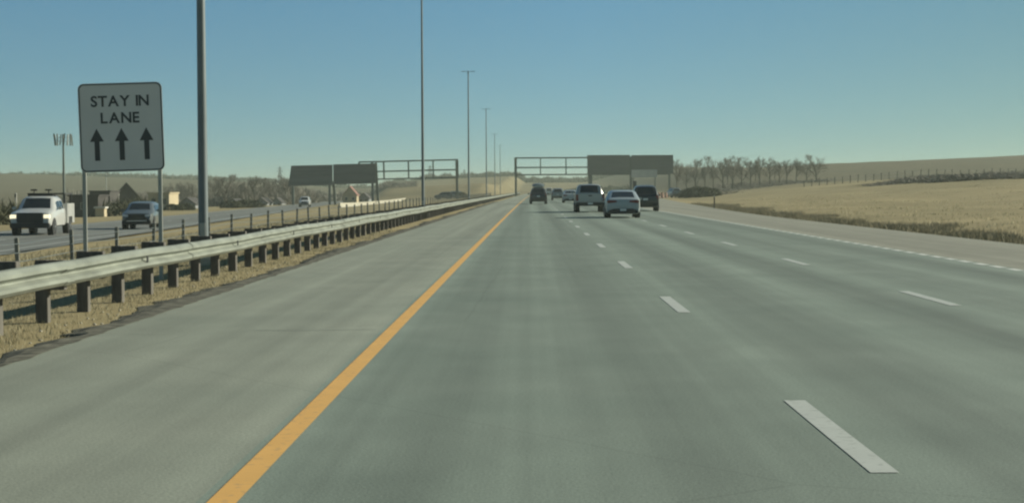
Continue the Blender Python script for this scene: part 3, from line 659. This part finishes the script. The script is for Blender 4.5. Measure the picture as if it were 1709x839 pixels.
# ------------------------------------------------------------------ buildings and towers on the left
def gabled(name, label, cat, px0, px1, py0, py1, d, eave, wm, rm, depth=6.0, rz=0.0, windows=2):
    xc = sx((px0 + px1) / 2, d); w = sx(px1, d) - sx(px0, d); zt = sz((px0 + px1) / 2, py0, d); z0 = min(gz(xc, d), sz((px0 + px1) / 2, py1, d)); H = zt - z0; he = H * eave
    r = thing(name, label, cat, (xc, d, z0), rz)
    m = MB().prism([(-w * .46, -.5), (w * .46, -.5), (w * .46, he), (0, H - .15), (-w * .46, he)], 'y', 0, depth); m.build('wall', wm, r)
    q = MB()
    for s in (-1, 1): q.prism([(0, H - .1), (s * w * .52, he - .25), (s * w * .52, he - .08), (0, H + .05)], 'y', -.3, depth + .3)
    q.build('roof', rm, r)
    for i in range(windows):
        a = -w * .46 + w * .92 * (i + .5) / windows; f = MB().box(a - .35, a + .35, -.05, -.003, he * .35, he * .75).build('window', M_PALE, r); MB().box(a - .29, a + .29, -.062, -.052, he * .39, he * .72).build('pane', M_GLASS, f)
    MB().box(w * .36 - .3, w * .36 + .0, -.04, -.003, 0, he * .7).build('door', M_TRIM, r)
    return r
def flat(name, label, cat, px0, px1, py0, py1, d, wm, rm, depth=6.0, windows=2):
    xc = sx((px0 + px1) / 2, d); w = sx(px1, d) - sx(px0, d); zt = sz((px0 + px1) / 2, py0, d); z0 = min(gz(xc, d), sz((px0 + px1) / 2, py1, d)); H = zt - z0
    r = thing(name, label, cat, (xc, d, z0)); MB().box(-w/2, w/2, 0, depth, -.5, H - .2).build('wall', wm, r); MB().box(-w/2 - .15, w/2 + .15, -.15, depth + .15, H - .198, H).build('roof', rm, r)
    for i in range(windows):
        a = -w/2 + w * (i + .5) / windows; f = MB().box(a - w * .1, a + w * .1, -.04, -.003, H * .4, H * .68).build('window', M_PALE if wm is M_DARKWALL else M_TRIM, r); MB().box(a - w * .08, a + w * .08, -.052, -.042, H * .42, H * .66).build('pane', M_GLASS, f)
    return r
gabled('gabled_house', 'dark house with a steep pointed gable behind the grey oncoming vehicle', 'house', 184, 236, 305, 352, 300, .42, M_DARKWALL, M_DARKROOF, 4.0, R(15))
flat('dark_shed', 'low dark flat shed just right of the white utility truck', 'shed', 113, 162, 325, 366, 205, M_DARKWALL, M_DARKROOF, 5, 1)
flat('dark_building', 'dark flat-topped building behind the left post of the stay in lane sign', 'building', 148, 182, 318, 352, 265, M_DARKWALL, M_DARKROOF, 6, 2)
flat('beige_building', 'small beige flat-roofed building left of the tall light pole', 'building', 246, 281, 321, 354, 262, M_BEIGE, M_BEIGE, 7, 2)
flat('utility_cabinet', 'beige utility cabinet standing low in the grass right of the dark shed', 'cabinet', 157, 172, 345, 367, 198, M_BEIGE, M_PALE, 1.2, 0)
flat('pale_kiosk', 'narrow pale kiosk between the dark flat-topped building and the gabled house', 'kiosk', 180, 189, 324, 350, 280, M_BEIGE, M_PALE, 3, 0)
gabled('red_roofed_house', 'house with a reddish roof seen under the right panel of the left gantry', 'house', 571, 596, 311, 334, 420, .5, M_BEIGE, M_ROOFRED, 5)
gabled('low_house', 'grey low house among bare trees right of the tall light pole', 'house', 374, 402, 332, 350, 330, .55, M_ROOFGREY, M_DARKROOF, 8)
gabled('low_house', 'grey low house among bare trees left of the leftmost gantry panel', 'house', 424, 446, 330, 347, 360, .55, M_ROOFGREY, M_DARKROOF, 8)
gabled('low_house', 'grey low house between the beige building and the tall light pole', 'house', 296, 326, 330, 350, 320, .5, M_ROOFGREY, M_DARKROOF, 8)
gabled('low_house', 'small grey house nearest the left legs of the left gantry', 'house', 452, 470, 330, 345, 380, .5, M_ROOFGREY, M_DARKROOF, 8)
gabled('grey_house', 'grey-roofed house right of the house with the reddish roof', 'house', 597, 616, 322, 334, 430, .5, M_ROOFGREY, M_DARKROOF, 8)
# small round sign by the shed
d = 230.0; x = sx(178, d); r = thing('small_sign', 'small white sign with a dark disc on a post beside the gabled house', 'sign', (x, d, gz(x, d)))
zc = sz(178, 346, d) - gz(x, d); MB().box(-.5, .5, -.03, .03, zc - .5, zc + .5).build('panel', M_PALE, r, bevel=.01); MB().tube((0, -.034, zc), (0, -.04, zc), .28, n=16).build('disc', M_TRIM, r); MB().box(-.05, .05, .032, .12, -.3, zc + .3).build('post', M_GALV, r)
# cell tower
d = 262.0; x = sx(105, d); g = gz(x, d); r = thing('cell_tower', 'slim cell tower with antenna panels at its top, left of the stay in lane sign', 'cell tower', (x, d, g)); H = sz(105, 224, d) - g
MB().tube((0, 0, -.5), (0, 0, H), .22, .14, n=12).build('mast', M_TRUSS, r, smooth=True)
m = MB()
for k in range(3):
    a = 2 * math.pi * k / 3 + .5; b = a + 2 * math.pi / 3; p = (1.05 * math.cos(a), 1.05 * math.sin(a)); q = (1.05 * math.cos(b), 1.05 * math.sin(b))
    for zz in (H - .5, H - 1.1): m.beam((0, 0, zz), (*p, zz), .07); m.beam((*p, zz), (*q, zz), .07)
m.build('mounting_frame', M_TRUSS, r)
for k in range(9):
    a = 2 * math.pi * (k // 3) / 3 + .9 + (k % 3 - 1) * .42; ax, ay = 1.3 * math.cos(a), 1.3 * math.sin(a)
    MB().box(-.1, .1, -.07, .07, -.95, .75 + .15 * (k % 2)).build('antenna', M_TRUSS if k % 2 else M_GALV, r, bevel=.02, loc=(ax, ay, H - .8)).rotation_euler = (.12 * math.sin(a), -.12 * math.cos(a), a)
# thin poles and pylons far away
for px, py0, d, lb, nm in ((176, 289, 300, 'faint thin pole rising above the dark flat-topped building', 'utility_pole'), (24, 322, 150, 'pale short marker post in front of the dark bushes at the far left', 'marker_post')):
    x = sx(px, d); g = gz(x, d); r = thing(nm, lb, 'pole', (x, d, g)); H = sz(px, py0, d) - g
    MB().tube((0, 0, -.4), (0, 0, H), .11, .08, n=8).build('pole', M_GALV if d > 200 else M_PALE, r)
    if d > 200: MB().beam((-.8, 0, H - .5), (.8, 0, H - .5), .12).build('crossarm', M_GALV, r)
    else: MB().box(-.08, .08, -.13, -.112, H - .4, H - .1).build('reflector', M_TRIM, r)
for px, py0, d, lb in ((467, 278, 1100, 'faint lattice power pylon left of the left gantry'), (718, 276, 1100, 'faint lattice power pylon right of the second light pole'), (775, 283, 1250, 'faintest lattice power pylon near the third light pole')):
    x = sx(px, d); g = gz(x, d); r = thing('power_pylon', lb, 'pylon', (x, d, g), 0, 'power pylons on the horizon'); H = sz(px, py0, d) - g; m = MB(); w = H * .13
    for a in (-1, 1):
        for b in (-1, 1): m.beam((a * w, b * w, -.5), (a * w * .15, b * w * .15, H), .28)
    for i in range(6):
        za, zb2 = H * i / 6, H * (i + 1) / 6; wa, wb = w * (1 - .85 * i / 6), w * (1 - .85 * (i + 1) / 6)
        for b in (-1, 1): m.beam((-wa, b * wa, za), (wb, b * wb, zb2), .16); m.beam((wa, b * wa, za), (-wb, b * wb, zb2), .16)
    m.build('lattice', M_POLE, r); m = MB()
    for zz, ww in ((H * .72, w * 1.6), (H * .88, w * 1.2)): m.beam((-ww, 0, zz), (ww, 0, zz), .3)
    m.build('crossarm', M_POLE, r)

# ------------------------------------------------------------------ right-hand fence on the slope
fr = thing('field_fence', 'long post and rail fence along the brow of the dry field on the right', 'fence', (0, 0, 0))
pm = None; pts = []
for i in range(90):
    x = 48 + i * 1.3; y = 300 - (x - 50) * .12 + 2 * math.sin(x * .05); pts.append((x, y, gz(x, y)))
for i, (x, y, z) in enumerate(pts):
    if pm is None: pm = p = MB().box(-.05, .05, -.05, .05, -.4, 1.35).build('post', M_TIMBER, fr)
    else: p = pm.copy(); C.objects.link(p); p.parent = fr
    p.location = (x, y, z + .1 * RNG.normal()); p.rotation_euler = (.04 * RNG.normal(), .04 * RNG.normal(), 0)
for h in (.45, 1.05):
    m = MB()
    for a, b in zip(pts[:-1], pts[1:]): m.beam((a[0], a[1], a[2] + h), (b[0], b[1], b[2] + h), .04)
    m.build('rail', M_GALV, fr)

# ------------------------------------------------------------------ bare trees
def bare_tree(seed, h, spread=1.0, twig_w=.042):
    rg = np.random.default_rng(seed); wood = MB(); fine = MB(); tv = []; tt = []
    def twig(p, dr, ln, w):
        d = Vector(dr).normalized(); a = d.orthogonal().normalized(); a.rotate(Matrix.Rotation(rg.random() * 6.28, 3, d)); k = len(tv)
        q = Vector(p) + d * ln + Vector((0, 0, .06 * ln)); tv.extend([tuple(Vector(p) - a * w / 2), tuple(Vector(p) + a * w / 2), tuple(q)]); tt.append((k, k + 1, k + 2))
    def grow(p, dr, ln, rad, lv):
        p = Vector(p); dr = Vector(dr).normalized(); mid = p + dr * ln * .55; d2 = (dr + Vector(rg.normal(size=3)) * .16 + Vector((0, 0, .1))).normalized(); q = mid + d2 * ln * .45
        tgt = wood if lv < 2 else fine; n = 7 if lv == 0 else 5 if lv == 1 else 3
        tgt.tube(p, mid, rad, rad * .75, n, False); tgt.tube(mid, q, rad * .75, rad * .45, n, False)
        if lv == 3:
            for i in range(7):
                t = .2 + .8 * rg.random(); b = p + (mid - p) * t if t < .5 else mid + (q - mid) * (t - .5) * 2
                twig(b, d2 * .8 + Vector(rg.normal(size=3)) * .7, ln * (.5 + .6 * rg.random()), twig_w)
            return
        for i in range((8, 6, 6)[lv]):
            t = (.3 if lv == 0 else .25) + (.7 if lv == 0 else .75) * (i + rg.random()) / (8, 6, 6)[lv]; b = p + (mid - p) * (t / .55) if t < .55 else mid + (q - mid) * ((t - .55) / .45)
            a = rg.random() * 6.28; out = Vector((math.cos(a), math.sin(a), 0)) * spread
            nd = (dr * .55 + out * (.75 - .3 * t) + Vector((0, 0, .35))) if lv == 0 else (dr * .8 + Vector(rg.normal(size=3)) * .55 * spread + Vector((0, 0, .2)))
            grow(b, nd, ln * (.55 - .16 * t + .1 * rg.random()) if lv == 0 else ln * (.55 + .15 * rg.random()) * (1.05 - .4 * t), rad * .42, lv + 1)
    grow((0, 0, -.2), (0, 0, 1), h * .72, h * .022 + .03, 0)
    o = len(fine.v); fine.v += tv; fine.f += [tuple(i + o for i in f) for f in tt]
    return wood, fine
protos = []
def tree_proto(i, seed, h, spread, label, loc, group):
    r = thing('bare_tree', label, 'tree', loc, 0, group); w, f = bare_tree(seed, h, spread)
    w.build('trunk', M_BARK, r, fixn=False); f.build('crown', M_TWIG, r, fixn=False); protos.append((r, h)); return r
RT = [(1129, 270, 455), (1160, 268, 450), (1190, 265, 440), (1206, 268, 452), (1222, 264, 436), (1237, 266, 444), (1252, 270, 450), (1267, 264, 432), (1284, 266, 440), (1300, 272, 446), (1312, 270, 430), (1328, 267, 436), (1345, 270, 440), (1361, 262, 425), (1176, 276, 470), (1145, 278, 468), (1214, 277, 480), (1260, 277, 482), (1292, 278, 486)]
RT.sort()
for i, (px, pt, d) in enumerate(RT):
    x = sx(px, d); g = gz(x, d); H = max(3.5, sz(px, pt, d) - g); lb = 'leafless tree in the grove on the right slope, ' + (ORD[i] + ' from the gantry side' if i < 14 else ORD[len(RT) - 1 - i] + ' from the open field side')
    if i == len(RT) - 1: lb = 'leafless tree standing at the right end of the grove beside the open field'
    if len(protos) < 5: tree_proto(i, 11 + i, H, (.9, 1.2, 1.0, .8, 1.15)[len(protos)], lb, (x, d, g), 'bare trees on the right slope')
    else:
        r, h = protos[(i * 3) % 5]; s = H / h; dup(r, (x, d, g), i * 1.7, (s * (1.3 + .2 * math.sin(i * 5)), s * 1.25, s), lb)
LT = [(283, 309, 400), (300, 306, 410), (318, 308, 395), (360, 297, 390), (375, 295, 380), (392, 301, 400), (408, 304, 395), (424, 297, 385), (440, 299, 400), (452, 300, 410), (466, 295, 420), (478, 300, 415), (486, 303, 405)]
for i, (px, pt, d) in enumerate(LT):
    x = sx(px, d); g = gz(x, d); H = max(3.5, sz(px, pt, d) - g); r, h = protos[(i * 2 + 1) % 5]; s = H / h
    dup(r, (x, d, g), i * 2.1 + .4, (s * (1.35 + .2 * math.sin(i * 3)), s * 1.3, s), 'leafless tree on the left among the low houses, ' + ('leftmost of the row' if i == 0 else ORD[i] + ' from the left'), None, 'bare trees on the left')

# far woods that read as one mass: twigs and scrub
def wood_mass(name, boxes, m, n, h0, h1, w=.12):
    V = []; T = []; k = 0
    for (xa, xb, ya, yb, dens) in boxes:
        N = int(n * dens); x = RNG.uniform(xa, xb, N); y = RNG.uniform(ya, yb, N); g = ground_z(x, y); hh = RNG.uniform(h0, h1, N) * (.65 + .35 * np.sin(x * .13 + y * .05) * np.sin(x * .31 + 1))
        for q in range(5):
            t = RNG.uniform(.0, 1, N) ** .8; bx = x + RNG.normal(0, .5, N); by = y + RNG.normal(0, .5, N); bz = g - .1 + hh * t * .55; ang = RNG.uniform(0, 6.28, N); tx = bx + RNG.normal(0, .75, N); tz = bz + hh * RNG.uniform(.18, .5, N)
            ww = w * RNG.uniform(.6, 1.4, N); P = np.stack([bx - ww * np.cos(ang), by - ww * np.sin(ang), bz, bx + ww * np.cos(ang), by + ww * np.sin(ang), bz, tx, by, tz], 1).reshape(-1, 3)
            V.append(P); T.append(np.arange(len(P)).reshape(-1, 3) + k); k += len(P)
    o = fast(name, np.concatenate(V), np.concatenate(T), m); tag(o, kind='stuff'); return o
wood_mass('distant_woodland', [(-110, -64, 400, 520, 1.0), (-75, -55, 385, 440, .5), (-95, -60, 520, 640, .6), (-150, -95, 520, 620, .35), (-105, -48, 640, 720, .9)], M_TWIG, 7500, 2.8, 5.4, .15)
tag(bpy.data.objects['distant_woodland'], 'grey-brown winter woodland behind the houses on the left', 'woodland')
wood_mass('ridge_scrub', [(-420, 110, 1250, 1400, 1.0), (-75, 62, 1150, 1240, 1.1)], M_BUSH, 8000, 3.5, 6.5, .5); tag(bpy.data.objects['ridge_scrub'], 'dark line of scrub and trees along the far horizon ridge', 'scrub')
wood_mass('slope_scrub', [(34, 72, 405, 470, 1.0), (30, 40, 330, 380, .15)], M_TWIG, 2200, .4, 1.5, .12); tag(bpy.data.objects['slope_scrub'], 'low brown scrub at the foot of the leafless grove on the right', 'scrub')
wood_mass('field_edge_scrub', [(52, 160, 258, 270, 1.0), (58, 72, 248, 254, .10)], M_TWIG, 5500, .7, 1.5, .13); tag(bpy.data.objects['field_edge_scrub'], 'dark band of low brush across the dry field below the fence', 'brush')
wood_mass('roadside_bushes', [(-56, -42.2, 134, 150, 1.0), (-64, -47, 205, 215, .15)], M_BUSH, 2600, 2.0, 3.4, .1); tag(bpy.data.objects['roadside_bushes'], 'dark bushes at the far left behind the white utility truck', 'bushes')
wood_mass('gantry_scrub', [(14.5, 40, 690, 760, 1.0)], M_BUSH, 2600, 1.5, 3.6, .3); tag(bpy.data.objects['gantry_scrub'], 'dark scrub beyond the right gantry beside the road', 'scrub')
# rounded dark shrubs in front of the houses
def shrub_mesh(seed, n=900):
    rg = np.random.default_rng(seed); a = rg.uniform(0, 6.28, n); c = rg.uniform(-.2, 1, n); rr = rg.uniform(.55, 1, n) ** .4; sq = np.sqrt(1 - np.clip(c, 0, 1) ** 2); lob = 1 + .18 * np.sin(3 * a + seed) + .12 * np.sin(5 * a)
    p = np.stack([rr * sq * lob * np.cos(a), rr * sq * lob * np.sin(a), .1 + .9 * np.clip(c, 0, 1) * rr], 1); u = rg.normal(size=(n, 3)); u /= np.linalg.norm(u, axis=1)[:, None]; v = rg.normal(size=(n, 3)); v /= np.linalg.norm(v, axis=1)[:, None]
    return np.stack([p, p + u * .2, p + v * .2], 1).reshape(-1, 3), np.arange(3 * n).reshape(-1, 3)
sh0 = None
for i, (px, d, s) in enumerate(((378, 300, 1.2), (392, 292, 1.3), (404, 298, 1.5), (417, 305, 1.5), (428, 300, 1.2), (286, 262, 1.1), (298, 258, 1.0), (309, 262, 1.2), (242, 270, 1.2), (1150, 330, 1.9), (1163, 322, 2.2), (1176, 318, 2.0), (1188, 325, 1.6), (770, 430, 1.6))):
    x = sx(px, d); side = 'at the foot of the right slope' if px > 1000 else 'in the far median' if px > 700 else 'before the low houses on the left'
    lb = 'dark shrub ' + side + {0: ', leftmost of five past the tall pole', 1: ', second of five past the tall pole', 2: ', middle of five past the tall pole', 3: ', fourth of five past the tall pole', 4: ', last of five past the tall pole', 5: ', first right of the beige building', 6: ', smallest one left of the tall pole', 7: ', nearest the tall pole', 8: ', just left of the beige building', 9: ', nearest the stopped vehicle', 10: ', largest of its row', 11: ', third of its row', 12: ', last of its row towards the field', 13: ' beside the pair of dark cars'}[i]
    if sh0 is None:
        v, t = shrub_mesh(3); r = sh0 = thing('shrub', lb, 'shrub', (x, d, gz(x, d)), 0, 'dark rounded shrubs', s); fast('foliage', v, t, M_BUSH, r); MB().tube((0, 0, -.2), (0, 0, .5), .06, .03, 6).build('stem', M_BARK, r)
    else: dup(sh0, (x, d, gz(x, d)), i * 1.3, (s * 1.1, s, s * .9), lb)

# ------------------------------------------------------------------ grass
def blades(name, x, y, h, w, m, label, lean=.35):
    N = len(x); g = ground_z(x, y) - .02; a = RNG.uniform(0, 6.28, N); lx = RNG.normal(0, lean, N) * h; ly = RNG.normal(0, lean, N) * h
    P = np.stack([x - w * np.cos(a), y - w * np.sin(a), g, x + w * np.cos(a), y + w * np.sin(a), g, x + lx, y + ly, g + h], 1).reshape(-1, 3)
    o = fast(name, P, np.arange(3 * N).reshape(-1, 3), m); tag(o, label, 'grass', kind='stuff'); return o
def clump(n, xa, xb, ya, yb, s, k, pw=1.0):
    cx = RNG.uniform(xa, xb, n); cy = ya + (yb - ya) * RNG.uniform(0, 1, n) ** pw
    return np.repeat(cx, k) + RNG.normal(0, s, n * k), np.repeat(cy, k) + RNG.normal(0, s, n * k)
x, y = clump(4200, -10.5, -5.0, 13, 70, .10, 14, 1.4); k = x < -5.0 + kx(y) - .12 * np.sin(y * .8) ** 2
x, y = x[k], y[k]; blades('verge_grass', x, y, RNG.uniform(.02, .10, len(x)), RNG.uniform(.003, .007, len(x)), M_MEDGRASS, 'short dry grass under and behind the guardrail')
N = 420; sy = 11 + 70 * RNG.uniform(0, 1, N) ** 1.6; sxx = -4.78 + kx(sy) - np.abs(RNG.normal(.42, .28, N)); sr = RNG.uniform(.008, .026, N); sg_ = ground_z(sxx, sy) + .01
OC = np.array([(1, 0, 0), (0, 1, 0), (-1, 0, 0), (0, -1, 0), (0, 0, .7), (0, 0, -.7)]); OT = np.array([(0, 1, 4), (1, 2, 4), (2, 3, 4), (3, 0, 4), (1, 0, 5), (2, 1, 5), (3, 2, 5), (0, 3, 5)])
SV = (np.stack([sxx, sy, sg_], 1)[:, None, :] + OC[None] * sr[:, None, None] * RNG.uniform(.6, 1.4, (N, 6, 1))).reshape(-1, 3); ST = (OT[None] + 6 * np.arange(N)[:, None, None]).reshape(-1, 3)
M_STONE = mat('pale_stones', (0.24, 0.22, 0.17), 0.9, scale=2, col2=(0.5, 0.47, 0.38))
tag(fast('loose_stones', SV, ST, M_STONE), 'loose pale stones along the edge of the left shoulder', 'stones', kind='stuff')
x, y = clump(3800, -19, -9.5, 16, 150, .22, 9, 1.2); k = x > opp_c(y) + opp_hw(y) + .3; x, y = x[k], y[k]
blades('median_grass', x, y, RNG.uniform(.06, .24, len(x)), RNG.uniform(.006, .014, len(x)), M_MEDGRASS, 'dry yellow grass across the median')
cy = 40 + 190 * RNG.uniform(0, 1, 2600) ** 1.3; cx = XR(cy) + 3.0 + 60 * RNG.uniform(0, 1, 2600) ** 1.2
x = np.repeat(cx, 9) + RNG.normal(0, .3, 23400); y = np.repeat(cy, 9) + RNG.normal(0, .3, 23400)
blades('field_grass', x, y, RNG.uniform(.06, .19, len(x)), RNG.uniform(.01, .024, len(x)), M_STRAW, 'tall golden dry grass over the field on the right', .25)
cy = 38 + 150 * RNG.uniform(0, 1, 5200) ** 1.2; cx = XR(cy) + .3 + (3.6 + 1.6 * np.sin(cy * .31) * np.sin(cy * .13 + 1)) * RNG.uniform(0, 1, 5200)
x = np.repeat(cx, 10) + RNG.normal(0, .14, 52000); y = np.repeat(cy, 10) + RNG.normal(0, .2, 52000); k = x > XR(y) + .15; x, y = x[k], y[k]
blades('roadside_weeds', x, y, RNG.uniform(.05, .30, len(x)) * (.5 + .6 * np.abs(np.sin(y * .22 + x * .4))), RNG.uniform(.008, .02, len(x)), M_WEED, 'dark grey-green weeds along the right edge of the pavement', .4)

# ------------------------------------------------------------------ haze: thin even air round the whole scene
hz = MB().box(-2700, 2700, -120, 5200, -6, 30).build('haze', bpy.data.materials.new('haze_air')); tag(hz, kind='stuff')
hm = hz.data.materials[0]; hm.use_nodes = True; hn = hm.node_tree.nodes; hn.clear()
pv = hn.new('ShaderNodeVolumePrincipled'); pv.inputs['Color'].default_value = (0.76, 0.84, 0.70, 1); pv.inputs['Density'].default_value = 0.00035; pv.inputs['Anisotropy'].default_value = 0.2
ho = hn.new('ShaderNodeOutputMaterial'); hm.node_tree.links.new(pv.outputs[0], ho.inputs['Volume'])
